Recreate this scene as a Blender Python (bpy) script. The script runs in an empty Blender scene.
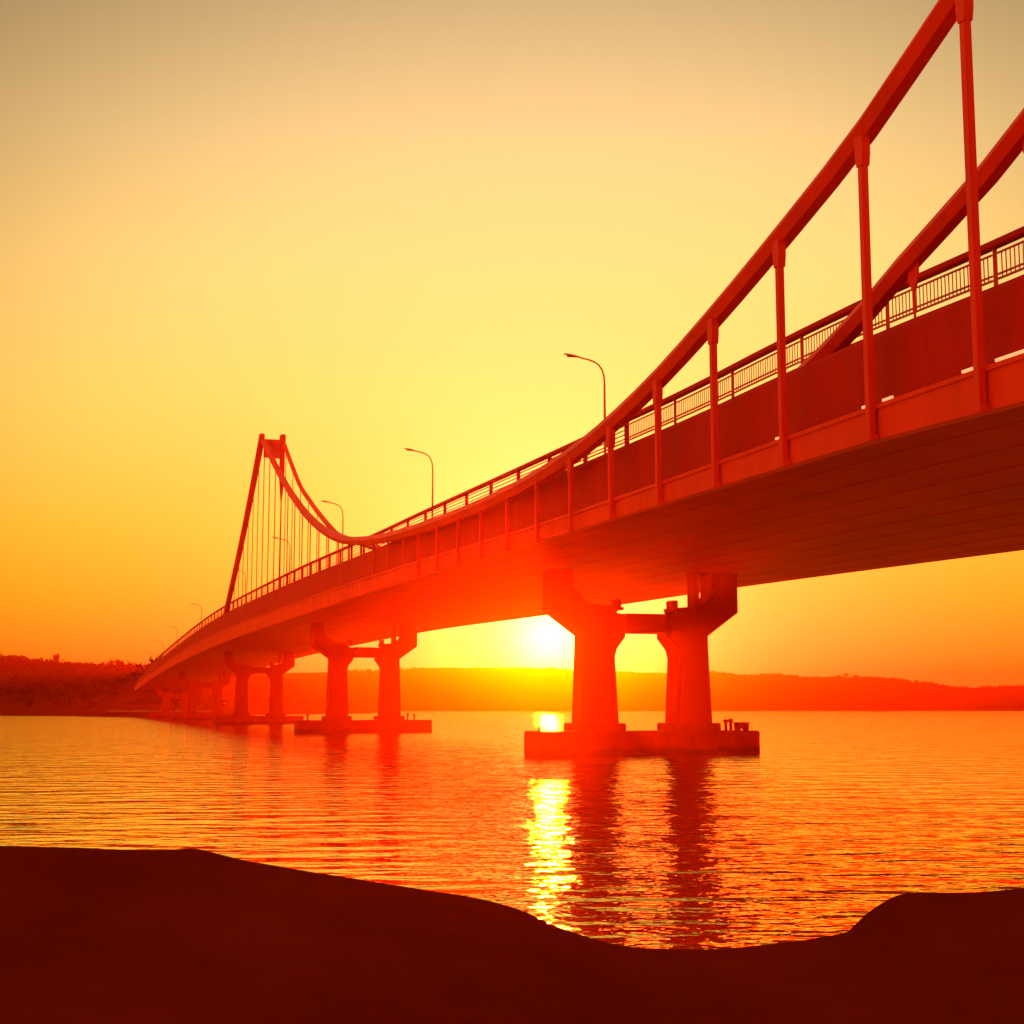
import bpy, bmesh, math, random
from mathutils import Vector, Matrix, noise as mnoise
random.seed(7)
R = math.radians
scene = bpy.context.scene
COL = scene.collection
EYE = 2.5
# bridge frame: along (BX,BY), across (NX,NY); t = metres along, d = metres across from the camera's spot
BX, BY = -0.28629, 0.95814
NX, NY = 0.95814, 0.28629
def P(t, d, z): return Vector((t*BX + d*NX, t*BY + d*NY, z))
def curve(tab):
    xs = [p[0] for p in tab]; ys = [p[1] for p in tab]; n = len(xs)
    m = []
    for i in range(n):
        a = max(0, i-1); b = min(n-1, i+1)
        m.append((ys[b]-ys[a])/(xs[b]-xs[a]))
    def f(x):
        if x <= xs[0]: return ys[0] + m[0]*(x-xs[0])
        if x >= xs[-1]: return ys[-1] + m[-1]*(x-xs[-1])
        i = 0
        while xs[i+1] < x: i += 1
        h = xs[i+1]-xs[i]; s = (x-xs[i])/h
        return ((2*s**3-3*s*s+1)*ys[i] + (s**3-2*s*s+s)*h*m[i] + (3*s*s-2*s**3)*ys[i+1] + (s**3-s*s)*h*m[i+1])
    return f
soffit_near = curve([(-60,7),(0,8.8),(29.3,9.51),(36,9.75),(46,9.9),(56,10.05),(70,10.22),(84,10.5),(109,10.78),(145,11.08),(206,11.4),(270,11.15),(327,10.45),(400,9.1),(480,7),(620,3.4)])
soffit_far = curve([(-60,7),(0,8.2),(57.6,9.5),(87.5,10.1),(110.4,10.4),(125.5,10.65),(175.7,11.45),(270,11.5),(340,10.7),(400,9.6),(480,7.8),(620,4)])
fascia_top = curve([(-60,8),(0,9.9),(29.3,10.6),(36,10.68),(46,10.75),(56.5,10.85),(70,11.05),(84.5,11.45),(109.5,11.95),(146,12.45),(207,13.1),(270,12.9),(329,11.9),(400,10.4),(480,8.3),(620,4.6)])
rail_top = curve([(-60,15.3),(0,15.5),(20,15.8),(35.9,16.2),(43.9,16.45),(50.9,16.52),(58.6,16.5),(65.7,16.58),(77.7,16.78),(85.3,16.92),(96.9,17.15),(111.8,17.45),(127,17.7),(146.6,18.12),(172.7,18.68),(209,19.2),(256,19.65),(303,19.4),(355,18.55),(428,17.05),(504,15.05),(620,11)])
def road(t): return rail_top(t) - 1.44          # top of the kerb that carries the railing
def girder_top(t): return EYE + (road(t*26/21.7) - EYE)*21.7/26 - 0.02
cable_near = curve([(-8,33.6),(0,31.2),(10,27.2),(20,23.9),(30.9,20.35),(35.9,18.45),(41.3,16.95),(46.3,15.72),(51.2,14.68),(56.4,13.88),(61,13.42),(66.8,13.15),(74.3,13.1),(84.3,13.32),(94.8,13.75),(105.4,14.45),(116.2,15.6),(123.2,16.85),(129.5,18.3),(135.2,19.85),(140.2,21.4),(149.1,24.5),(158.5,28.2),(164.6,30.8),(170.2,33.0)])
cable_far = curve([(-8,33.6),(0,30.8),(10,26.8),(20,22.6),(32.4,17.45),(34.5,16.65),(37.7,15.7),(39.6,15.0),(43.8,13.8),(50,12.6),(60,12.0),(75,11.7),(90,12.0),(105,13.4),(133.12,17.87),(137.96,19.15),(146.26,21.79),(150.8,23.39),(157.22,25.74),(165.65,29.98),(171.65,33.28)])

# ---------------------------------------------------------------- materials
def newmat(name):
    m = bpy.data.materials.new(name); m.use_nodes = True
    nt = m.node_tree; return m, nt, nt.nodes['Principled BSDF']
def painted(name, c1, c2, rough=0.5, scale=0.6, bump=0.02, streak=True, metal=0.0, spec=0.5):
    m, nt, b = newmat(name)
    tc = nt.nodes.new('ShaderNodeNewGeometry')
    mp = nt.nodes.new('ShaderNodeMapping'); mp.inputs['Scale'].default_value = (1, 1, 0.25 if streak else 1)
    nt.links.new(tc.outputs['Position'], mp.inputs['Vector'])
    n1 = nt.nodes.new('ShaderNodeTexNoise'); n1.inputs['Scale'].default_value = scale; n1.inputs['Detail'].default_value = 8; n1.inputs['Roughness'].default_value = 0.65
    nt.links.new(mp.outputs[0], n1.inputs['Vector'])
    rp = nt.nodes.new('ShaderNodeValToRGB')
    rp.color_ramp.elements[0].position = 0.36; rp.color_ramp.elements[0].color = (*c2, 1)
    rp.color_ramp.elements[1].position = 0.62; rp.color_ramp.elements[1].color = (*c1, 1)
    nt.links.new(n1.outputs['Fac'], rp.inputs['Fac']); nt.links.new(rp.outputs['Color'], b.inputs['Base Color'])
    b.inputs['Roughness'].default_value = rough; b.inputs['Metallic'].default_value = metal
    b.inputs['Specular IOR Level'].default_value = spec
    n2 = nt.nodes.new('ShaderNodeTexNoise'); n2.inputs['Scale'].default_value = scale*12; n2.inputs['Detail'].default_value = 4
    nt.links.new(tc.outputs['Position'], n2.inputs['Vector'])
    bp = nt.nodes.new('ShaderNodeBump'); bp.inputs['Strength'].default_value = 0.5; bp.inputs['Distance'].default_value = bump
    nt.links.new(n2.outputs['Fac'], bp.inputs['Height']); nt.links.new(bp.outputs[0], b.inputs['Normal'])
    return m
M_CABLE = painted('red_cable_paint', (0.70,0.045,0.005), (0.58,0.034,0.004), 0.55)
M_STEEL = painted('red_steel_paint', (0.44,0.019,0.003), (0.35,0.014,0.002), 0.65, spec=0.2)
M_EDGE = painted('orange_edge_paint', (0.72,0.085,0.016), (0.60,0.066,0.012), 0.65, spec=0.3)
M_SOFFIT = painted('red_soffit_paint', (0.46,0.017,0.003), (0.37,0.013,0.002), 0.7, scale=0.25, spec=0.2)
M_RAIL = painted('dark_red_rail_paint', (0.60,0.13,0.03), (0.50,0.10,0.022), 0.5)
M_PIER = painted('weathered_red_pier', (0.46,0.026,0.005), (0.38,0.021,0.004), 0.85, scale=0.5, bump=0.015, spec=0.2)
M_FOOT = painted('stained_pier_footing', (0.40,0.024,0.006), (0.28,0.017,0.005), 0.85, scale=0.8, bump=0.02, spec=0.2)
nt_ = M_FOOT.node_tree; b_ = nt_.nodes['Principled BSDF']
g_ = nt_.nodes.new('ShaderNodeNewGeometry'); sp_ = nt_.nodes.new('ShaderNodeSeparateXYZ'); nt_.links.new(g_.outputs['Position'], sp_.inputs[0])
nz_ = nt_.nodes.new('ShaderNodeTexNoise'); nz_.inputs['Scale'].default_value = 1.4; nt_.links.new(g_.outputs['Position'], nz_.inputs['Vector'])
ad_ = nt_.nodes.new('ShaderNodeMath'); ad_.operation = 'MULTIPLY_ADD'; ad_.inputs[1].default_value = -.5; nt_.links.new(nz_.outputs['Fac'], ad_.inputs[0]); nt_.links.new(sp_.outputs['Z'], ad_.inputs[2])
mr_ = nt_.nodes.new('ShaderNodeMapRange'); mr_.inputs['From Min'].default_value = -.05; mr_.inputs['From Max'].default_value = .2; nt_.links.new(ad_.outputs[0], mr_.inputs['Value'])
mx_ = nt_.nodes.new('ShaderNodeMix'); mx_.data_type = 'RGBA'; mx_.inputs['A'].default_value = (.17,.016,.004,1)
old_ = b_.inputs['Base Color'].links[0].from_socket
nt_.links.new(mr_.outputs[0], mx_.inputs['Factor']); nt_.links.new(old_, mx_.inputs['B']); nt_.links.new(mx_.outputs['Result'], b_.inputs['Base Color'])
M_STRIP, nt_, b_ = newmat('glowing_sky_glint'); b_.inputs['Base Color'].default_value = (.8,.7,.6,1)
b_.inputs['Emission Color'].default_value = (1,.5,.2,1); b_.inputs['Emission Strength'].default_value = .62  # self-glow imitates sky light in the deck-edge slits, no lamp there
M_ASPHALT = painted('asphalt', (0.055,0.052,0.05), (0.04,0.04,0.04), 0.9, streak=False)
M_LAMP = painted('grey_lamp_metal', (0.55,0.42,0.24), (0.45,0.33,0.18), 0.5)
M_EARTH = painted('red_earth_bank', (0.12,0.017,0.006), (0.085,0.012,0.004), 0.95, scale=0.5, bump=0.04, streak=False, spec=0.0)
M_HILL = painted('hill_scrub', (0.10,0.022,0.007), (0.06,0.014,0.005), 0.95, scale=0.012, bump=0.5, streak=False, spec=0.0)
M_LEAF = painted('dry_leaves', (0.045,0.014,0.004), (0.03,0.009,0.003), 0.8, scale=0.4, streak=False, bump=0.0, spec=0.0)
M_BARK = painted('bark', (0.12,0.04,0.02), (0.08,0.03,0.015), 0.9)
M_STONE = painted('tower_stone', (0.30,0.12,0.07), (0.22,0.09,0.05), 0.9)
M_GLASS = painted('dark_window_glass', (0.03,0.02,0.02), (0.02,0.015,0.015), 0.1, bump=0.0)
M_HULL = painted('dark_boat_paint', (0.10,0.03,0.02), (0.08,0.02,0.015), 0.5)

# ---------------------------------------------------------------- helpers
def link(name, bm, mat, parent=None, smooth=False):
    bmesh.ops.recalc_face_normals(bm, faces=bm.faces)
    me = bpy.data.meshes.new(name); bm.to_mesh(me); bm.free()
    me.materials.append(mat)
    if smooth:
        for p in me.polygons: p.use_smooth = True
    o = bpy.data.objects.new(name, me); COL.objects.link(o)
    if parent: o.parent = parent
    return o
def empty(name, loc=(0,0,0), rz=0.0, parent=None):
    o = bpy.data.objects.new(name, None); COL.objects.link(o)
    o.location = loc; o.rotation_euler = (0,0,rz); o.empty_display_size = 0.5
    if parent: o.parent = parent
    return o
def tag(o, label=None, cat=None, group=None, kind=None):
    for k, v in (('label',label),('category',cat),('group',group),('kind',kind)):
        if v: o[k] = v
    return o
def frange(a, b, s):
    n = max(1, int(math.ceil((b-a)/s - 1e-6))); return [a + (b-a)*i/n for i in range(n+1)]
def sweep(bm, ts, section):
    """section(t) -> list of (d,z); closed tube along the bridge"""
    rings = []
    for t in ts: rings.append([bm.verts.new(P(t, d, z)) for d, z in section(t)])
    n = len(rings[0])
    for a, b in zip(rings, rings[1:]):
        for i in range(n):
            j = (i+1) % n
            bm.faces.new((a[i], a[j], b[j], b[i]))
    bm.faces.new(rings[0][::-1]); bm.faces.new(rings[-1])
def rect(d0, d1, z0, z1): return [(d0,z0),(d1,z0),(d1,z1),(d0,z1)]
def tube(bm, pts, rad, n=8, cap=True, twist=0.0):
    """pts world vectors, rad number or list"""
    rings = []
    for i, p in enumerate(pts):
        p = Vector(p)
        a = Vector(pts[max(0,i-1)]); b = Vector(pts[min(len(pts)-1,i+1)])
        tdir = (b-a).normalized()
        up = Vector((0,0,1)) if abs(tdir.z) < 0.98 else Vector((NX,NY,0))
        s = tdir.cross(up).normalized(); u = s.cross(tdir).normalized()
        r = rad[i] if isinstance(rad, (list, tuple)) else rad
        rings.append([bm.verts.new(p + (s*math.cos(twist+2*math.pi*k/n) + u*math.sin(twist+2*math.pi*k/n))*r) for k in range(n)])
    for a, b in zip(rings, rings[1:]):
        for i in range(n):
            j = (i+1) % n; bm.faces.new((a[i],a[j],b[j],b[i]))
    if cap: bm.faces.new(rings[0][::-1]); bm.faces.new(rings[-1])
def hexa(bm, c8):
    v = [bm.verts.new(p) for p in c8]
    for f in ((0,1,2,3),(7,6,5,4),(0,4,5,1),(1,5,6,2),(2,6,7,3),(3,7,4,0)): bm.faces.new([v[i] for i in f])
def bbox(bm, t0, t1, d0, d1, z0, z1, bev=0.0):
    """box in bridge axes (local t along, d across)"""
    b2 = bmesh.new()
    hexa(b2, [P(t0,d0,z0),P(t1,d0,z0),P(t1,d1,z0),P(t0,d1,z0),P(t0,d0,z1),P(t1,d0,z1),P(t1,d1,z1),P(t0,d1,z1)])
    if bev: bmesh.ops.bevel(b2, geom=b2.edges[:], offset=bev, segments=2, affect='EDGES')
    me = bpy.data.meshes.new('tmp'); b2.to_mesh(me); b2.free(); bm.from_mesh(me); bpy.data.meshes.remove(me)
def lbox(bm, x0, x1, y0, y1, z0, z1, bev=0.0):
    b2 = bmesh.new()
    hexa(b2, [(x0,y0,z0),(x1,y0,z0),(x1,y1,z0),(x0,y1,z0),(x0,y0,z1),(x1,y0,z1),(x1,y1,z1),(x0,y1,z1)])
    if bev: bmesh.ops.bevel(b2, geom=b2.edges[:], offset=bev, segments=2, affect='EDGES')
    me = bpy.data.meshes.new('tmp'); b2.to_mesh(me); b2.free(); bm.from_mesh(me); bpy.data.meshes.remove(me)

# ================================================================ bridge
BR = empty('suspension_bridge')
tag(BR, 'long red suspension bridge crossing the water from the right edge to the far left bank', 'bridge')
T0, T1 = -45, 612
TS = frange(T0, 120, 4) + frange(120, T1, 8)[1:]
bm = bmesh.new()
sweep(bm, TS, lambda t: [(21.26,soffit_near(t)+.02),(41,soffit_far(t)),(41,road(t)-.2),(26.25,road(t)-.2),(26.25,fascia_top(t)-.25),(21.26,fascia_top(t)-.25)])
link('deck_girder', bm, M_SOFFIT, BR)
bm = bmesh.new()                                  # longitudinal flanges under the deck
for k in range(9):
    f = (k+0.7)/9.4
    d = 21.26 + f*19.74
    def sec(t, d=d, f=f):
        z = soffit_near(t)+.02 + (soffit_far(t)-soffit_near(t)-.02)*f
        return rect(d-.11, d+.11, z-.014, z+.05)
    sweep(bm, TS, sec)
link('soffit_flange', bm, M_SOFFIT, BR)
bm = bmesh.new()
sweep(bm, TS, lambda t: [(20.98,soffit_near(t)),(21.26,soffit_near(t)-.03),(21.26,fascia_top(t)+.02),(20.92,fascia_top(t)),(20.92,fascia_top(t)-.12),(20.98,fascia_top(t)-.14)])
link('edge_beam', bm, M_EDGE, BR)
bm = bmesh.new()
sweep(bm, TS, lambda t: [(21.55,fascia_top(t)-.26),(21.72,fascia_top(t)-.26),(21.72,girder_top(t)),(21.6,girder_top(t)+.0),(21.55,girder_top(t)-.12)])
link('stiffening_girder', bm, M_STEEL, BR)
bm = bmesh.new()
sweep(bm, TS, lambda t: rect(25.85, 26.24, fascia_top(t)-.24, road(t)))
link('kerb_beam', bm, M_STEEL, BR)
bm = bmesh.new()
sweep(bm, TS, lambda t: rect(40.7, 41.06, soffit_far(t)+.02, road(t)+.7))
link('far_parapet', bm, M_STEEL, BR)
bm = bmesh.new()
sweep(bm, TS, lambda t: rect(26.4, 40.6, road(t)-.25, road(t)-.19))
link('road_surface', bm, M_ASPHALT, BR)

# added glowing strips, imitating slits of bright sky light, on the walkway edge beside the near hangers
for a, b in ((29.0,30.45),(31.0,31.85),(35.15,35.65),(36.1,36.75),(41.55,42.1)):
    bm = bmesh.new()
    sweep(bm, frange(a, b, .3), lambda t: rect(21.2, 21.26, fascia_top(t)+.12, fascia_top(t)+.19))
    link('glint_strip', bm, M_STRIP, BR)

# railing along the road edge
RL = empty('railing', parent=BR)
bm = bmesh.new()
sweep(bm, TS, lambda t: [(25.88,rail_top(t)-.2),(25.94,rail_top(t)-.26),(26.1,rail_top(t)-.26),(26.16,rail_top(t)-.2),(26.16,rail_top(t)-.04),(26.1,rail_top(t)),(25.94,rail_top(t)),(25.88,rail_top(t)-.04)])
link('handrail', bm, M_STEEL, RL)
tp = 25.0; k = 0
PITCH = 6.07
while tp < T1-8:
    if tp > 66:
        w = .13
        bm = bmesh.new(); bbox(bm, tp-w, tp+w, 25.93, 26.1, road(tp)-.02, rail_top(tp)-.2)
        link('post', bm, M_STEEL, RL)
    else:
        bm = bmesh.new(); bbox(bm, tp-.03, tp+.03, 25.95, 26.07, road(tp)-.02, rail_top(tp)-.2)
        link('post', bm, M_RAIL, RL)
    a, b = tp+.14, tp+PITCH-.14
    bm = bmesh.new()
    if tp < 66:
        tt = frange(a, b, 1.0)
        for o_, h in ((-.42,.025),(-1.06,.025),(-1.2,.03)):
            sweep(bm, tt, lambda t: rect(25.97, 26.03, rail_top(t)+o_-h, rail_top(t)+o_+h))
        n = 28
        for i in range(1, n):
            t = a + (b-a)*i/n
            bbox(bm, t-.011, t+.011, 25.985, 26.015, rail_top(t)-1.2, rail_top(t)-.42)
    else:
        tt = frange(a, b, 2.0)
        for o_, h in ((-.40,.022),(-.62,.022),(-.84,.022),(-1.06,.022),(-1.22,.03)):
            sweep(bm, tt, lambda t: rect(25.97, 26.03, rail_top(t)+o_-h, rail_top(t)+o_+h))
    link('rail_panel', bm, M_RAIL, RL)
    tp += PITCH

# main cables
def plane(t):                        # the near cable leans inwards, behind the girder plate, on its way up to the tower
    x = max(0.0, min(1.0, (t-92)/24)); return 21.0 + .95*x*x*(3-2*x)
def NP(t, z):
    k = plane(t)/21.0; return P(t*k, plane(t), EYE + (z-EYE)*k)
bm = bmesh.new(); tube(bm, [NP(t, cable_near(t)) for t in frange(-8, 168.6, 2.2)], .37, 6, True, 0.0)
link('main_cable', bm, M_CABLE, BR)
bm = bmesh.new(); tt = frange(-8, 170.2, 2.2)
tube(bm, [P(t, 23.6, cable_far(t)) for t in tt], [.35 if t < 60 else max(.25, .35-.1*(t-60)/40) for t in tt], 6, True, 0.0)
link('main_cable', bm, M_CABLE, BR)

# towers
def tower(legs, parent):
    """portal on the deck: each leg (d, foot t, top t, top z, foot radius, top radius, thin foot)"""
    TW = empty('tower', parent=parent)
    for d, tb, tt, zt, r0, r1, thin in legs:
        z0 = fascia_top(tb)-.1
        bm = bmesh.new(); n = 14
        pts = []; rad = []
        for i in range(n+1):
            s = i/n
            pts.append(P(tb + (tt-tb)*(s + .05*math.sin(math.pi*s)), d, z0 + (zt-z0)*s)); rad.append(r0 + (r1-r0)*(max(0, min(1, (s-.66)/.1)) if thin else s))
        tube(bm, pts, rad, 8, True, math.pi/8)
        lg = link('tower_leg', bm, M_CABLE, TW)
        bm = bmesh.new(); bbox(bm, tt-.45, tt+.45, d-.31, d+.31, zt-.5, zt+.6, .1)
        link('saddle', bm, M_CABLE, lg)
    da, _, ta, za = legs[0][:4]; db, _, tb_, zb = legs[1][:4]
    bm = bmesh.new()
    hexa(bm, [P(ta-.3,da+.28,za-2.2),P(tb_-.3,db-.28,zb-2.2),P(tb_+.3,db-.28,zb-2.2),P(ta+.3,da+.28,za-2.2),P(ta-.3,da+.28,za-.05),P(tb_-.3,db-.28,zb-.05),P(tb_+.3,db-.28,zb-.05),P(ta+.3,da+.28,za-.05)])
    link('tower_crossbeam', bm, M_CABLE, TW)
    return TW
KT = 21.95/21.0
LEG_B, LEG_T, ZT = 211.5*KT, 170.4*KT, 34.45
tower([(21.95, LEG_B, LEG_T, ZT, .37, .39, False),(23.6, 173.0, 171.9, 33.35, .06, .32, True)], BR)
tower([(21.0, -45, -8.5, 33.6, .37, .39, False),(23.6, -45, -8.5, 33.6, .3, .32, False)], BR)
def leg_z(t):                        # height of the raked leg above the deck at t
    s = (LEG_B-t)/(LEG_B-LEG_T); z0 = fascia_top(LEG_B)-.1
    return z0 + (ZT-z0)*max(0, s-.035)

# hangers of the near cable
def hanger(t, d, zt, zb, w, plate, parent, clampw=None):
    bm = bmesh.new()
    bbox(bm, t-w/2, t+w/2, d-w*.4, d+w*.4, zb, zt, w*.08)
    h = link('hanger', bm, M_CABLE, parent)
    if clampw:
        bm = bmesh.new()
        c = clampw/2
        z1 = zt; z0 = zt-.85
        prof = [(-c,z1),(c,z1),(c,z0+.35),(w*.55,z0),(-w*.55,z0),(-c,z0+.35)]
        fr = [bm.verts.new(P(t+a, d-w*.52, z)) for a, z in prof]; bk = [bm.verts.new(P(t+a, d+w*.52, z)) for a, z in prof]
        bm.faces.new(fr[::-1]); bm.faces.new(bk)
        for i in range(6): bm.faces.new((fr[i],fr[(i+1)%6],bk[(i+1)%6],bk[i]))
        link('clamp', bm, M_CABLE, h)
    if plate:
        bm = bmesh.new()
        zs = soffit_near(t)
        bbox(bm, t-w*.75, t+w*.75, 20.70, 20.97, zs-.08, zs+.12, .03)
        link('anchor_plate', bm, M_EDGE, h)
    return h
t = 30.8 - 5.02*6
while t < 168:
    w = .25 if t < 58 else (.19 if t < 112 else .11)
    k = plane(t)/21.0; front = t < 93
    zt = EYE + (cable_near(t)-EYE)*k - .2
    hanger(t*(.992 if t < 33 else .995 if t < 38 else .999) if front else t*k, 20.83 if front else plane(t), zt, soffit_near(t)+.02 if front else fascia_top(t)-.24, w, front, BR, .40 if t < 62 else None)
    t += 5.02 if t < 60 else 4.85
t *= KT
while t < LEG_B-4:
    hanger(t, 21.95, leg_z(t), fascia_top(t)-.24, .10, False, BR); t += 4.8
t = 37.7 - 5.7*6
while t < 169:
    if cable_far(t) > fascia_top(t)+1.0:
        hanger(t, 23.6, cable_far(t)-.2, fascia_top(t)-.26, .07 if t < 60 else .09, False, BR, .5 if t < 62 else None)
    t += 5.7

# ================================================================ piers
def pier_meshes(t):
    """one pier in its own axes: x across (from d=30.5), y along, z up from the water"""
    out = {}
    zs_n = soffit_near(t); zs_f = soffit_far(t)
    def zs(d): return zs_n + (zs_f-zs_n)*(d-21)/20
    top = min(zs(25), zs(36)) - .015
    def X(d): return d-30.5
    bm = bmesh.new(); lbox(bm, X(24.0 if t < 100 else 23.4), X(36.75 if t < 100 else 37.4), -1.6, 1.6, -1.5, 1.26, .06); out['footing'] = bm
    pl = []
    for a, b in ((26.2,28.95),(31.75,34.55)):
        bm = bmesh.new(); lbox(bm, X(a), X(b), -1.3, 1.3, 1.24, 1.68, .05); pl.append(bm)
    out['plinth'] = pl
    cl = []
    for side in (0, 1):
        sg = 1 if side == 0 else -1
        cx = X(27.6) if side == 0 else X(33.15)
        # outline seen along the bridge, outer side negative for the left column
        h0 = top-4.4; h1 = top-3.05
        prof = [(-1.08,1.66),(1.08,1.66),(.88,h0-.35),(1.0,h0+.1),(1.5,h0+.75),(1.5,h0+1.0),(1.5,top-2.4),(1.05,top-2.35),(1.0,top-2.0),(-.6,top-1.85),(-1.5,top-.9),(-1.55,top),(-2.75,top),(-2.75,top-2.2),(-.88,h0+.85),(-.9,h0)]
        bm = bmesh.new()
        th = .95
        fr = [bm.verts.new((cx+sg*a, -th, z)) for a, z in prof]; bk = [bm.verts.new((cx+sg*a, th, z)) for a, z in prof]
        N = len(prof)
        bm.faces.new(fr); bm.faces.new(bk[::-1])
        for i in range(N): bm.faces.new((fr[i],bk[i],bk[(i+1)%N],fr[(i+1)%N]))
        eds = [e for e in bm.edges if abs(e.verts[0].co.y-e.verts[1].co.y) < 1e-4]
        bmesh.ops.recalc_face_normals(bm, faces=bm.faces)
        bmesh.ops.bevel(bm, geom=eds, offset=.12, segments=2, affect='EDGES')
        bmesh.ops.triangulate(bm, faces=[f for f in bm.faces if len(f.verts) > 4])
        cl.append(bm)
    out['column'] = cl
    bm = bmesh.new(); lbox(bm, X(29.15), X(31.6), -.8, .8, top-3.4, top-2.35, .05); out['crossbeam'] = bm
    be = []
    for d, w, z0 in ((32.25,.36,top-2.05),(28.9,.3,top-2.05)):
        bm = bmesh.new(); lbox(bm, X(d)-w/2, X(d)+w/2, -.45, .45, z0, z0+.5, .03)
        lbox(bm, X(d)-w*.8, X(d)+w*.8, -.55, .55, z0-.1, z0+.06); be.append(bm)
    for d in (33.55, 34.35):
        bm = bmesh.new(); lbox(bm, X(d)-.2, X(d)+.2, -.4, .4, top-2.0, zs(d)-.003); be.append(bm)
    out['bearing'] = be
    return out
PIERS = [(78.3,'nearest bridge pier, twin flared columns standing beside the setting sun'),
         (156,'second bridge pier from the camera, twin columns left of the sun'),
         (243,'third bridge pier from the camera, small and hazy beyond the second'),
         (338,'fourth bridge pier from the camera, hazy columns deep under the deck'),
                 (422,'farthest bridge pier, shortest of all, close to the left bank')        ]
RZ = math.atan2(NY, NX)
for t, lab in PIERS:
    pr = empty('bridge_pier', P(t, 31.05 if t < 100 else 30.5, 0), RZ)
    tag(pr, lab, 'bridge pier', 'piers carrying the bridge deck')
    ms = pier_meshes(t)
    ft = link('footing', ms['footing'], M_FOOT, pr)
    for bm in ms['plinth']: link('plinth', bm, M_FOOT, ft)
    for bm in ms['column']: link('column', bm, M_PIER, pr)
    link('crossbeam', ms['crossbeam'], M_PIER, pr)
    for bm in ms['bearing']: link('bearing', bm, M_PIER, pr)

# things standing on the footings
def mooring_post(t, d, h, lab):
    o = empty('mooring_post', P(t, d, 1.26), RZ)
    bm = bmesh.new(); tube(bm, [(0,0,0),(0,0,h*.75)], .09, 10); link('shaft', bm, M_FOOT, o)
    bm = bmesh.new(); tube(bm, [(0,0,h*.7),(0,0,h*.78),(0,0,h*.95),(0,0,h)], [.13,.15,.15,.09], 10); link('cap', bm, M_FOOT, o)
    tag(o, lab, 'mooring post', 'mooring posts on the pier footings')
mooring_post(77.3, 35.5, .62, 'short mooring post right of the nearest pier, closest to the column plinth')
mooring_post(77.3, 35.8, .66, 'short mooring post right of the nearest pier, next to the equipment crate')
mooring_post(77.2, 24.6, .35, 'stubby mooring post on the left end of the nearest pier footing')
mooring_post(155, 34.9, .7, 'mooring post on the right end of the second pier footing, nearer its column')
mooring_post(155, 35.6, .62, 'mooring post near the right tip of the second pier footing')
mooring_post(155, 24.4, .62, 'mooring post on the left end of the second pier footing')
o = empty('equipment_crate', P(77.4, 36.5, 1.26), RZ)
tag(o, 'low equipment crate on the right end of the nearest pier footing', 'crate')
bm = bmesh.new(); lbox(bm, -.34, .34, -.3, .3, .08, .4, .02); link('body', bm, M_FOOT, o)
bm = bmesh.new(); lbox(bm, -.38, .38, -.34, .34, .4, .46, .01); link('lid', bm, M_FOOT, o)
for sx in (-.26, .26):
    bm = bmesh.new(); lbox(bm, sx-.06, sx+.06, -.28, .28, 0, .09); link('foot', bm, M_FOOT, o)

# ================================================================ street lamps
def lamp_proto():
    o = empty('street_lamp')
    bm = bmesh.new()
    pts = [(0,0,0),(0,0,.35),(0,0,.36),(0,0,3),(0,0,4.9),(-.03,0,5.35),(-.14,0,5.7),(-.34,0,5.97),(-.62,0,6.13)]
    tube(bm, pts, [.14,.14,.085,.07,.055,.05,.047,.045,.043], 10); link('pole', bm, M_LAMP, o, True)
    bm = bmesh.new()
    tube(bm, [(-.60,0,6.12),(-.9,0,6.21),(-1.35,0,6.29)], [.05,.047,.045], 8); link('arm', bm, M_LAMP, o, True)
    bm = bmesh.new()
    prof = [(-1.3,.05,.05),(-1.42,.10,.06),(-1.7,.14,.085),(-2.1,.12,.075),(-2.3,.05,.04)]
    rings = []
    for x, w, h in prof:
        zc = 6.28 + (-1.3-x)*.16
        rings.append([bm.verts.new((x, w*math.cos(a), zc + h*max(-.35, math.sin(a)))) for a in [2*math.pi*k/12 for k in range(12)]])
    for a, b in zip(rings, rings[1:]):
        for i in range(12): bm.faces.new((a[i],a[(i+1)%12],b[(i+1)%12],b[i]))
    bm.faces.new(rings[0]); bm.faces.new(rings[-1][::-1])
    hd = link('lamp_head', bm, M_LAMP, o, True)
    bm = bmesh.new(); lbox(bm, -2.12, -1.55, -.08, .08, 6.30, 6.335); link('lens', bm, M_STONE, hd)
    return o
LT = [(74.6,.97,'tallest looking street lamp, nearest the camera, rising behind the right cable'),
      (113.9,1.07,'second street lamp from the right, standing behind the railing at mid bridge'),
      (153.5,1.12,'third street lamp from the right, beside the lowest dip of the far cable'),
      (191.4,1.06,'fourth street lamp from the right, seen between the thin hangers'),
      (240,1.0,'street lamp behind the foot of the leaning tower leg'),
      (317.6,1.0,'first street lamp left of the leaning tower leg foot'),
      (383.9,1.0,'second street lamp left of the leaning tower leg foot'),
      (439.3,1.0,'third street lamp left of the leaning tower leg, faint in the haze'),
      (489.6,1.0,'farthest street lamp, leftmost on the descending deck')]
proto = lamp_proto()
def copy_tree(o, parent=None):
    c = o.copy(); COL.objects.link(c); c.parent = parent
    for ch in list(o.children): copy_tree(ch, c)
    return c
for i, (t, sc, lab) in enumerate(LT):
    o = proto if i == 0 else copy_tree(proto)
    o.location = P(t, 27.5, road(t)-.2); o.rotation_euler = (0,0,RZ); o.scale = (1,1,sc)
    tag(o, lab, 'street lamp', 'street lamps along the bridge road')

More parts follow.
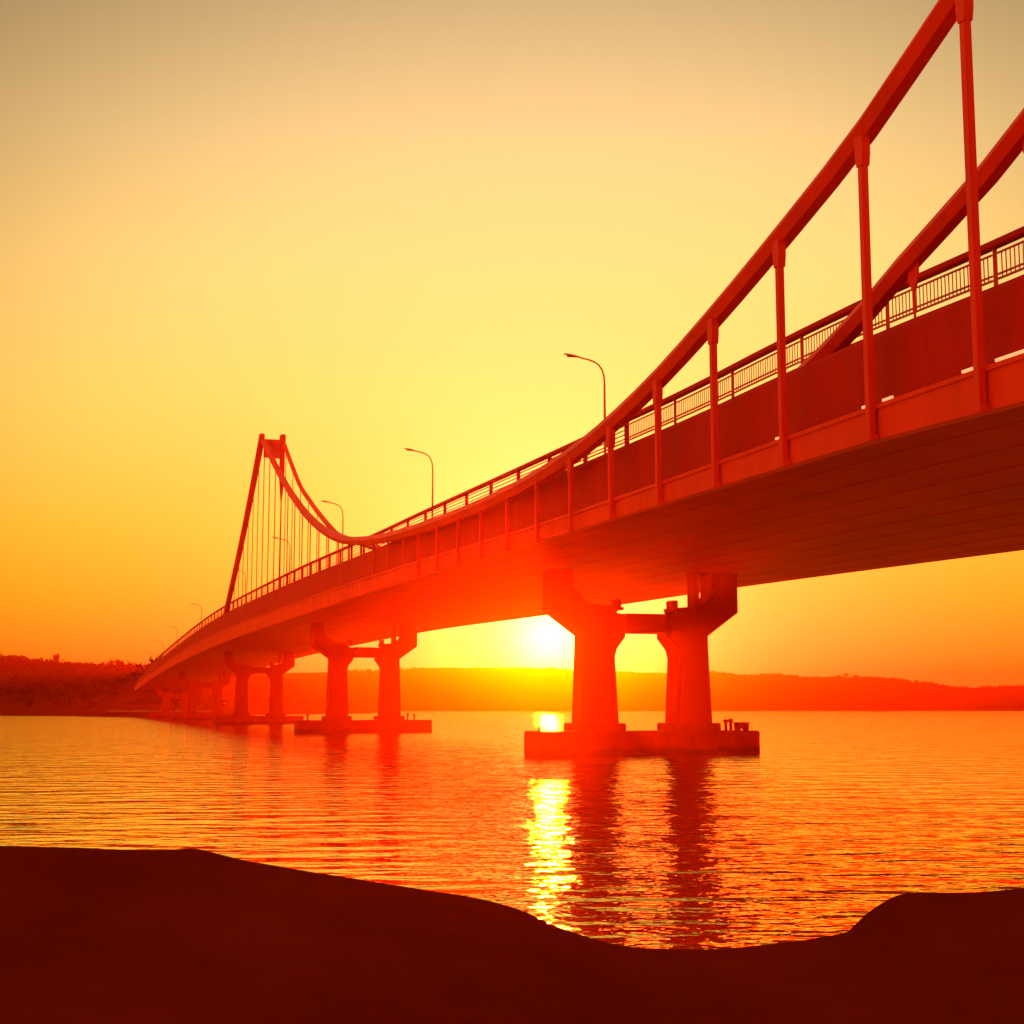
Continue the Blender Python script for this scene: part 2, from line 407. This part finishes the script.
# ================================================================ setting
def grid(name, xs, ys, f, mat, kind='structure', smooth=True):
    bm = bmesh.new()
    V = [[bm.verts.new((x, y, f(x, y))) for x in xs] for y in ys]
    for j in range(len(ys)-1):
        for i in range(len(xs)-1):
            bm.faces.new((V[j][i],V[j][i+1],V[j+1][i+1],V[j+1][i]))
    me = bpy.data.meshes.new(name); bm.to_mesh(me); bm.free(); me.materials.append(mat)
    if smooth:
        for p in me.polygons: p.use_smooth = True
    o = bpy.data.objects.new(name, me); COL.objects.link(o); o['kind'] = kind
    return o
def fbm(x, y, z=0.0, o=4):
    v = 0; a = 1; s = 1
    for _ in range(o):
        v += a*mnoise.noise(Vector((x*s, y*s, z))); a *= .5; s *= 2.03
    return v
def sst(x): x = max(0.0, min(1.0, x)); return x*x*(3-2*x)

# far hills: ridge height by bearing (x/y)
ridge = curve([(-1.6,35),(-.9,45),(-.5,46),(-.3,45),(-.14,41),(-.06,46),(0.0,46.5),(.04,43.5),(.07,41.3),(.105,40.5),(.13,41),(.152,38.8),(.172,39.5),(.19,36.5),(.225,37),(.25,35.5),(.275,28.5),(.292,24.5),(.325,25.5),(.34,27),(.5,32),(.9,28),(1.6,20)])
RY = 1650
def hill_f(x, y):
    sh = 1400 + 60*mnoise.noise(Vector((x*.004, 3.1, 0)))
    u = (y-sh)/(RY-sh)
    if y <= RY: p = .5*sst(u)+.5*u if u > 0 else u*4
    else: p = 1-.5*sst((y-RY)/450)
    z = ridge(x/RY)*p
    if p > 0: z += p*(fbm(x*.012, y*.012)*2.6 + fbm(x*.1, y*.1, 5, 3)*1.3)*(1 if y < RY-20 else .7)
    return max(z, -4) - .5
grid('hills', [-2600+i*10 for i in range(521)], [1320,1345,1370,1400,1430,1465,1500,1540,1580,1610,1630,1650,1670,1700,1760,1850,2000,2150], hill_f, M_HILL)
# left bank
shore_y = curve([(-900,980),(-400,860),(-300,800),(-230,600),(-180,505),(-150,470),(-118,462),(-95,500),(-75,620),(-50,780),(-20,900)])
bank_z = curve([(-900,42),(-420,36.5),(-345,33.8),(-312,32.6),(-290,30.8),(-262,28.5),(-240,27),(-200,25.5),(-150,20),(-120,9),(-90,2),(-60,-2),(-20,-6)])
def bank_f(x, y):
    xr = x*950/max(y,500)
    u = (y-shore_y(x))/ (950-shore_y(x)+1e-6) if shore_y(x) < 940 else -1
    q = Vector((x,y)); tt = x*BX+y*BY; dd = x*NX+y*NY
    spur = 17.0*math.exp(-((dd-31)/15.5)**2)*sst((tt-428)/46)*(1-sst((tt-640)/80)) - 1.2
    if u <= 0: return max(-5, -1+u*30, spur + (fbm(x*.09,y*.09,2)*1.3 if spur > 0 else 0))
    h = bank_z(xr)
    p = min(1, sst(u)*.45 + .45*u + .1*min(1,u*6)) if y <= 950 else 1-.7*sst((y-950)/250)
    return max(h*p + p*(fbm(x*.02, y*.02, 2)*1.6) - .3, spur + (fbm(x*.09,y*.09,2)*1.3 if spur > 0 else 0))
grid('headland', [-900+i*6 for i in range(150)], [440+i*10 for i in range(78)], bank_f, M_HILL)

# foreground bank the photograph is taken from
crest = curve([(-3,-.12),(-1.2,-.1),(-.6,-.092),(-.333,-.0935),(-.27,-.0955),(-.222,-.0962),(-.21,-.0950),(-.202,-.0958),(-.19,-.099),(-.167,-.104),(-.055,-.1225),(0,-.1325),(.032,-.146),(.072,-.157),(.126,-.159),(.172,-.1555),(.213,-.1495),(.234,-.1425),(.240,-.137),(.247,-.1275),(.257,-.1235),(.30,-.124),(.342,-.121),(.6,-.13),(1.5,-.14),(3,-.14)])
YC = 9.0
def ground_f(x, y):
    if y >= YC:
        b = x/YC; u = (y-YC)
        z = EYE + .045 + crest(b)*YC
        z -= .24*u + .05*u*u
        return max(z + fbm(x*1.3, y*1.3, 7, 3)*.010, -1.5)
    b = x/max(y, 2.5)
    cz = EYE + .045 + crest(x/YC)*YC
    base = .42 + .05*fbm(x*.25, y*.25, 4, 3)
    w = max(0.0, min(1.0, (y-3.0)/(YC-3.0)))
    z = base*(1-w) + cz*w
    return z + fbm(x*1.3, y*1.3, 7, 3)*.010
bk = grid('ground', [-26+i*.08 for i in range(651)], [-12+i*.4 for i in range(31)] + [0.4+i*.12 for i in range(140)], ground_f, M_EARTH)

# water
m, nt, b = newmat('river_water')
b.inputs['Base Color'].default_value = (0.32,0.085,0.003,1); b.inputs['Roughness'].default_value = 0.03
b.inputs['IOR'].default_value = 1.6; b.inputs['Specular IOR Level'].default_value = 0.6
g = nt.nodes.new('ShaderNodeNewGeometry')
def wave(sx, sy, scale, dist, detail, prev, strength=1.0, rot=0.0):
    mp = nt.nodes.new('ShaderNodeMapping'); mp.inputs['Scale'].default_value = (sx, sy, 1); mp.inputs['Rotation'].default_value = (0,0,rot)
    nt.links.new(g.outputs['Position'], mp.inputs['Vector'])
    n = nt.nodes.new('ShaderNodeTexNoise'); n.inputs['Scale'].default_value = scale; n.inputs['Detail'].default_value = detail; n.inputs['Roughness'].default_value = .5
    nt.links.new(mp.outputs[0], n.inputs['Vector'])
    bp = nt.nodes.new('ShaderNodeBump'); bp.inputs['Strength'].default_value = strength; bp.inputs['Distance'].default_value = dist
    nt.links.new(n.outputs['Fac'], bp.inputs['Height'])
    if prev: nt.links.new(prev.outputs[0], bp.inputs['Normal'])
    return bp
w1 = wave(.3, 1, .45, .10, 2, None, 1, R(4))
w2 = wave(.46, 1, .95, .20, 2, w1, 1, R(-7))
w3 = wave(.75, 1, 4.0, .030, 2, w2, 1, R(5))
nt.links.new(w3.outputs[0], b.inputs['Normal'])
gl = nt.nodes.new('ShaderNodeBsdfGlossy'); gl.inputs['Color'].default_value = (1,.90,.11,1); gl.inputs['Roughness'].default_value = .03
nt.links.new(w3.outputs[0], gl.inputs['Normal'])
mxs = nt.nodes.new('ShaderNodeMixShader'); mxs.inputs[0].default_value = .62
nt.links.new(b.outputs[0], mxs.inputs[1]); nt.links.new(gl.outputs[0], mxs.inputs[2]); nt.links.new(mxs.outputs[0], nt.nodes['Material Output'].inputs['Surface'])
M_WATER = m
bm = bmesh.new()
for x, y in ((-2700,-700),(2700,-700),(2700,2300),(-2700,2300)): bm.verts.new((x,y,0))
bm.faces.new(bm.verts[:])
tag(link('water', bm, M_WATER), kind='structure')

# ---------------------------------------------------------------- trees, tower, boat
def leaf_crown(bm, c, rx, rz, n, size):
    lobes = [(Vector((random.gauss(0,.45)*rx, random.gauss(0,.45)*rx, random.uniform(-.5,.65)*rz)), random.uniform(.35,.6)) for _ in range(7)]
    for _ in range(n):
        lc, lr = random.choice(lobes)
        v = Vector((random.gauss(0,1),random.gauss(0,1),random.gauss(0,1))).normalized()*(random.random()**.4)
        p = Vector(c) + lc + Vector((v.x*rx*lr, v.y*rx*lr, v.z*rz*lr))
        a = Vector((random.gauss(0,1),random.gauss(0,1),random.gauss(0,1))).normalized(); b_ = a.orthogonal().normalized(); s = size*random.uniform(.6,1.4)
        vs = [bm.verts.new(p + q) for q in (a*s, b_*s*.6, -a*s, -b_*s*.6)]
        bm.faces.new(vs)
def tree(x, y, z, h, r, lab, grp):
    o = empty('skyline_tree', (x,y,z))
    bm = bmesh.new()
    tube(bm, [(0,0,-.8),(0.05,0,h*.25),(.1,.05,h*.5),(.05,0,h*.8)], [h*.04,h*.032,h*.022,h*.008], 7)
    for k in range(4):
        a = k*1.7; tube(bm, [(.08,.02,h*(.35+.08*k)),(math.cos(a)*r*.6, math.sin(a)*r*.6, h*(.55+.08*k))], [h*.014,h*.005], 5)
    link('trunk', bm, M_BARK, o)
    bm = bmesh.new(); leaf_crown(bm, (0,0,h*.62), r, h*.42, 420, h*.055)
    link('crown', bm, M_LEAF, o)
    tag(o, lab, 'tree', grp)
YB = 945
TR = [(0.0785,7.2,3.2,'pair'),]
def bear(px): return (px-512)/1500*1.004
treespec = [(8,4,3.5,'broad tree on the left bank skyline at the left edge of the picture'),
            (28,4,3.2,'low round tree on the left bank skyline between the picture edge and the small tower'),
            (41,4.5,2.6,'tree on the left bank skyline shortly left of the small tower'),
            (70,4.5,3.2,'tree on the left bank skyline directly right of the small tower'),
            (81,5.5,4.2,'broad crown on the left bank skyline, second right of the small tower'),
            (93,6.2,3.8,'rounded tree midway between the small tower and the bridge end'),
            (106,6.0,3.0,'small tree left of the pointed skyline trees near the bridge end'),
            (114,7.5,2.6,'slim tree in the skyline cluster near the bridge end, leftmost of three'),
            (121,8.5,2.7,'tallest slim tree in the skyline cluster near the bridge end, middle of three'),
            (126,8.0,2.6,'slim tree in the skyline cluster near the bridge end, rightmost of three'),
            (137,4.0,2.6,'low tree in the skyline dip just before the bridge end')]
for px, h, r, lab in treespec:
    x = bear(px)*YB
    tree(x, YB, bank_f(x, YB)-.6, h*.78, r*.85, lab, 'trees on the left bank skyline')
for px, h, r, lab in ((836,10,6,'leftmost of three far tree clumps on the right hill crest'),(843,12,7,'middle of three far tree clumps on the right hill crest'),(852,10,7,'rightmost of three far tree clumps on the right hill crest')):
    x = bear(px)*RY
    tree(x, RY, hill_f(x, RY)-.8-h*.14, h*.55, r*.6, lab, 'trees on the far hill crest')
bm = bmesh.new()                                   # scrub covering the left bank
for _ in range(900):
    y = random.uniform(425, 960); x = random.uniform(-560, -100)*y/950
    z = bank_f(x, y)
    if z < 2: continue
    leaf_crown(bm, (x,y,z+.6), random.uniform(2,4.5), random.uniform(1.4,2.6), 26, .75)
for _ in range(520):                               # crowns along the ridge line
    y = random.uniform(918, 956); x = random.uniform(-420, -135)
    leaf_crown(bm, (x,y,bank_f(x, y)+.9), random.uniform(2,4), random.uniform(1.3,2.6)*(1.5 if random.random() < .15 else 1), 26, .7)
wd = link('woodland', bm, M_LEAF); tag(wd, 'dark scrub and woodland covering the left bank slope and ridge', 'woodland', kind='stuff')

bm = bmesh.new()
for _ in range(1500):
    y = random.uniform(RY-75, RY+15); x = random.uniform(-.25, .5)*RY
    big = .35 + .55*sst(fbm(x*.01, 3.3, 9, 2)+.4)
    leaf_crown(bm, (x,y,hill_f(x, y)+.8*big), random.uniform(3,7)*big, random.uniform(1.6,3.2)*big, 18, 1.2*big)
tag(link('hill_woodland', bm, M_LEAF), 'hazy woodland along the crest of the far hills', 'woodland', kind='stuff')
x = bear(60)*YB
tw = empty('stone_tower', (x, YB, bank_f(x, YB)-1.0))
tag(tw, 'small square tower standing on the left bank ridge', 'tower')
bm = bmesh.new(); lbox(bm, -1.55, 1.55, -1.6, 1.6, 0, 6.6); wl = link('wall', bm, M_STONE, tw)
for zz in (2.6, 4.9):
    for xx in (-.7, .7):
        bm = bmesh.new(); lbox(bm, xx-.28, xx+.28, -1.66, -1.595, zz, zz+.9); link('window', bm, M_GLASS, tw)
bm = bmesh.new(); lbox(bm, -1.8, 1.8, -1.85, 1.85, 6.6, 6.95)
for xx in (-1.4, -.45, .5, 1.35): lbox(bm, xx-.28, xx+.28, -1.85, -1.5, 6.95, 7.5)
lbox(bm, .5, 1.5, 0, 1, 6.95, 8.2)
link('roof', bm, M_STONE, tw)

bt = empty('small_boat', (bear(874.5)*1100, 1100, 0), R(8))
tag(bt, 'tiny dark boat far out under the right hills', 'boat')
bm = bmesh.new()
st = [(-5,.5,1.0),(-4.4,1.2,.95),(-1,1.5,.9),(2.5,1.25,1.0),(5.2,.1,1.35)]
rg = []
for xx, w, hh in st: rg.append([bm.verts.new(p) for p in ((xx,-w,hh),(xx,-w*.7,-.2),(xx,0,-.4),(xx,w*.7,-.2),(xx,w,hh))])
for a, b_ in zip(rg, rg[1:]):
    for i in range(5): bm.faces.new((a[i],a[(i+1)%5],b_[(i+1)%5],b_[i]))
bm.faces.new(rg[0]); bm.faces.new(rg[-1][::-1])
link('hull', bm, M_HULL, bt)
bm = bmesh.new(); lbox(bm, -2.6, .8, -.9, .9, .85, 2.3, .1); cb = link('cabin', bm, M_HULL, bt)
bm = bmesh.new(); lbox(bm, -2.2, .4, -.93, -.89, 1.5, 2.0); link('window', bm, M_GLASS, cb)

# haze
m, nt, b = newmat('haze_air'); nt.nodes.remove(b)
pv = nt.nodes.new('ShaderNodeVolumePrincipled')
pv.inputs['Color'].default_value = (1.0,0.054,0.003,1); pv.inputs['Density'].default_value = 0.0005; pv.inputs['Anisotropy'].default_value = 0.93
nt.links.new(pv.outputs[0], nt.nodes['Material Output'].inputs['Volume'])
bm = bmesh.new(); lbox(bm, -2800, 2800, -800, 2400, -7, 58)
hz = link('haze', bm, m); tag(hz, kind='stuff')

# ================================================================ sky, sun, camera
SUN_EL, SUN_AZ = R(2.45), R(1.41)                   # azimuth clockwise from +Y
sd = Vector((math.sin(SUN_AZ)*math.cos(SUN_EL), math.cos(SUN_AZ)*math.cos(SUN_EL), math.sin(SUN_EL)))
w = bpy.data.worlds.new('World'); scene.world = w; w.use_nodes = True
nt = w.node_tree; nd = nt.nodes; L = nt.links
for n_ in list(nd): nd.remove(n_)
out = nd.new('ShaderNodeOutputWorld')
tc = nd.new('ShaderNodeTexCoord')
nrm = nd.new('ShaderNodeVectorMath'); nrm.operation = 'NORMALIZE'; L.new(tc.outputs['Generated'], nrm.inputs[0])
sep = nd.new('ShaderNodeSeparateXYZ'); L.new(nrm.outputs[0], sep.inputs[0])
def ramp(stops, src):
    r = nd.new('ShaderNodeValToRGB'); e = r.color_ramp.elements
    e[0].position = stops[0][0]; e[0].color = (*stops[0][1],1); e[1].position = stops[-1][0]; e[1].color = (*stops[-1][1],1)
    for p, c in stops[1:-1]:
        k = e.new(p); k.color = (*c,1)
    L.new(src, r.inputs['Fac']); return r
front = ramp([(0,(.86,.30,.006)),(.03,(.95,.39,.006)),(.07,(1.0,.49,.009)),(.12,(1.02,.59,.040)),(.20,(1.0,.69,.14)),(.28,(.88,.71,.22)),(.36,(.77,.66,.28)),(.46,(.57,.51,.27)),(.6,(.45,.28,.12)),(1,(.60,.22,.05))], sep.outputs['Z'])
back = ramp([(0,(1.5,.13,.008)),(.2,(1.4,.13,.01)),(.5,(1.1,.14,.015)),(1,(.60,.22,.05))], sep.outputs['Z'])
dot = nd.new('ShaderNodeVectorMath'); dot.operation = 'DOT_PRODUCT'; L.new(nrm.outputs[0], dot.inputs[0]); dot.inputs[1].default_value = sd
def math_(op, a, b=None, c=None):
    n_ = nd.new('ShaderNodeMath'); n_.operation = op
    for i, v in enumerate((a, b, c)):
        if v is None: continue
        if isinstance(v, (int, float)): n_.inputs[i].default_value = v
        else: L.new(v, n_.inputs[i])
    return n_.outputs[0]
mr = nd.new('ShaderNodeMapRange'); mr.interpolation_type = 'SMOOTHSTEP'; mr.inputs['From Min'].default_value = 0.0; mr.inputs['From Max'].default_value = 0.85
L.new(dot.outputs['Value'], mr.inputs['Value'])
mix = nd.new('ShaderNodeMix'); mix.data_type = 'RGBA'
L.new(mr.outputs[0], mix.inputs['Factor']); L.new(back.outputs['Color'], mix.inputs['A']); L.new(front.outputs['Color'], mix.inputs['B'])
ang = math_('ARCCOSINE', math_('MINIMUM', dot.outputs['Value'], 1.0))
def glow(width_deg, power, col, strength):
    x = math_('DIVIDE', ang, R(width_deg)); g_ = math_('EXPONENT', math_('MULTIPLY', math_('POWER', x, power), -1.0))
    v = nd.new('ShaderNodeVectorMath'); v.operation = 'SCALE'; v.inputs[0].default_value = [c*strength for c in col]; L.new(g_, v.inputs['Scale']); return v.outputs[0]
acc = mix.outputs['Result']
for wd_, pw, col, s in ((11.5,1.6,(.10,.35,.13),1.0),(4.2,1.3,(.8,.85,.42),1.0),(1.25,2.0,(3.5,3.3,1.4),1.0)):
    a = nd.new('ShaderNodeVectorMath'); a.operation = 'ADD'; L.new(acc, a.inputs[0]); L.new(glow(wd_,pw,col,s), a.inputs[1]); acc = a.outputs[0]
dim = nd.new('ShaderNodeMapRange'); dim.interpolation_type = 'SMOOTHSTEP'
for k_, v_ in (('From Min',R(17)),('From Max',R(36)),('To Min',1.0),('To Max',.33)): dim.inputs[k_].default_value = v_
L.new(ang, dim.inputs['Value'])
dm = nd.new('ShaderNodeMix'); dm.inputs['B'].default_value = 1.0      # the dimming fades out behind the camera
L.new(dim.outputs[0], dm.inputs['A'])
m2 = nd.new('ShaderNodeMapRange'); m2.inputs['From Min'].default_value = .75; m2.inputs['From Max'].default_value = .3; L.new(dot.outputs['Value'], m2.inputs['Value']); L.new(m2.outputs[0], dm.inputs['Factor'])
a = nd.new('ShaderNodeVectorMath'); a.operation = 'SCALE'; L.new(acc, a.inputs[0]); L.new(dm.outputs[0], a.inputs['Scale']); acc = a.outputs[0]
bg = nd.new('ShaderNodeBackground'); L.new(acc, bg.inputs['Color']); bg.inputs['Strength'].default_value = 0.66
sky = nd.new('ShaderNodeTexSky'); sky.sky_type = 'NISHITA'; sky.sun_disc = False; sky.sun_elevation = SUN_EL; sky.sun_rotation = SUN_AZ; sky.dust_density = 6.0; sky.air_density = 2.0; sky.ozone_density = 0.5
tint = nd.new('ShaderNodeVectorMath'); tint.operation = 'MULTIPLY'; L.new(sky.outputs[0], tint.inputs[0]); tint.inputs[1].default_value = (1,.45,.10)
bg2 = nd.new('ShaderNodeBackground'); L.new(tint.outputs[0], bg2.inputs['Color']); bg2.inputs['Strength'].default_value = 0.05
add = nd.new('ShaderNodeAddShader'); L.new(bg.outputs[0], add.inputs[0]); L.new(bg2.outputs[0], add.inputs[1]); L.new(add.outputs[0], out.inputs['Surface'])

sl = bpy.data.lights.new('sun', 'SUN'); sl.energy = 5.0; sl.angle = R(0.53); sl.color = (1.0,.30,.004)
so = bpy.data.objects.new('sun', sl); COL.objects.link(so)
so.rotation_euler = (-sd).to_track_quat('-Z','Y').to_euler(); so.location = (0,0,60)

cam = bpy.data.cameras.new('camera'); cam.sensor_width = 36; cam.lens = 1500/1024*36; cam.clip_start = .1; cam.clip_end = 20000
co = bpy.data.objects.new('camera', cam); COL.objects.link(co)
co.location = (0,0,EYE); co.rotation_euler = (R(90+7.4445), 0, 0)
scene.camera = co
scene.view_settings.view_transform = 'Standard'; scene.view_settings.look = 'None'; scene.view_settings.exposure = 0.6; scene.view_settings.gamma = 1
scene.cycles.use_denoising = True
scene.cycles.max_bounces = 6; scene.cycles.volume_bounces = 0
scene.cycles.sample_clamp_indirect = 6
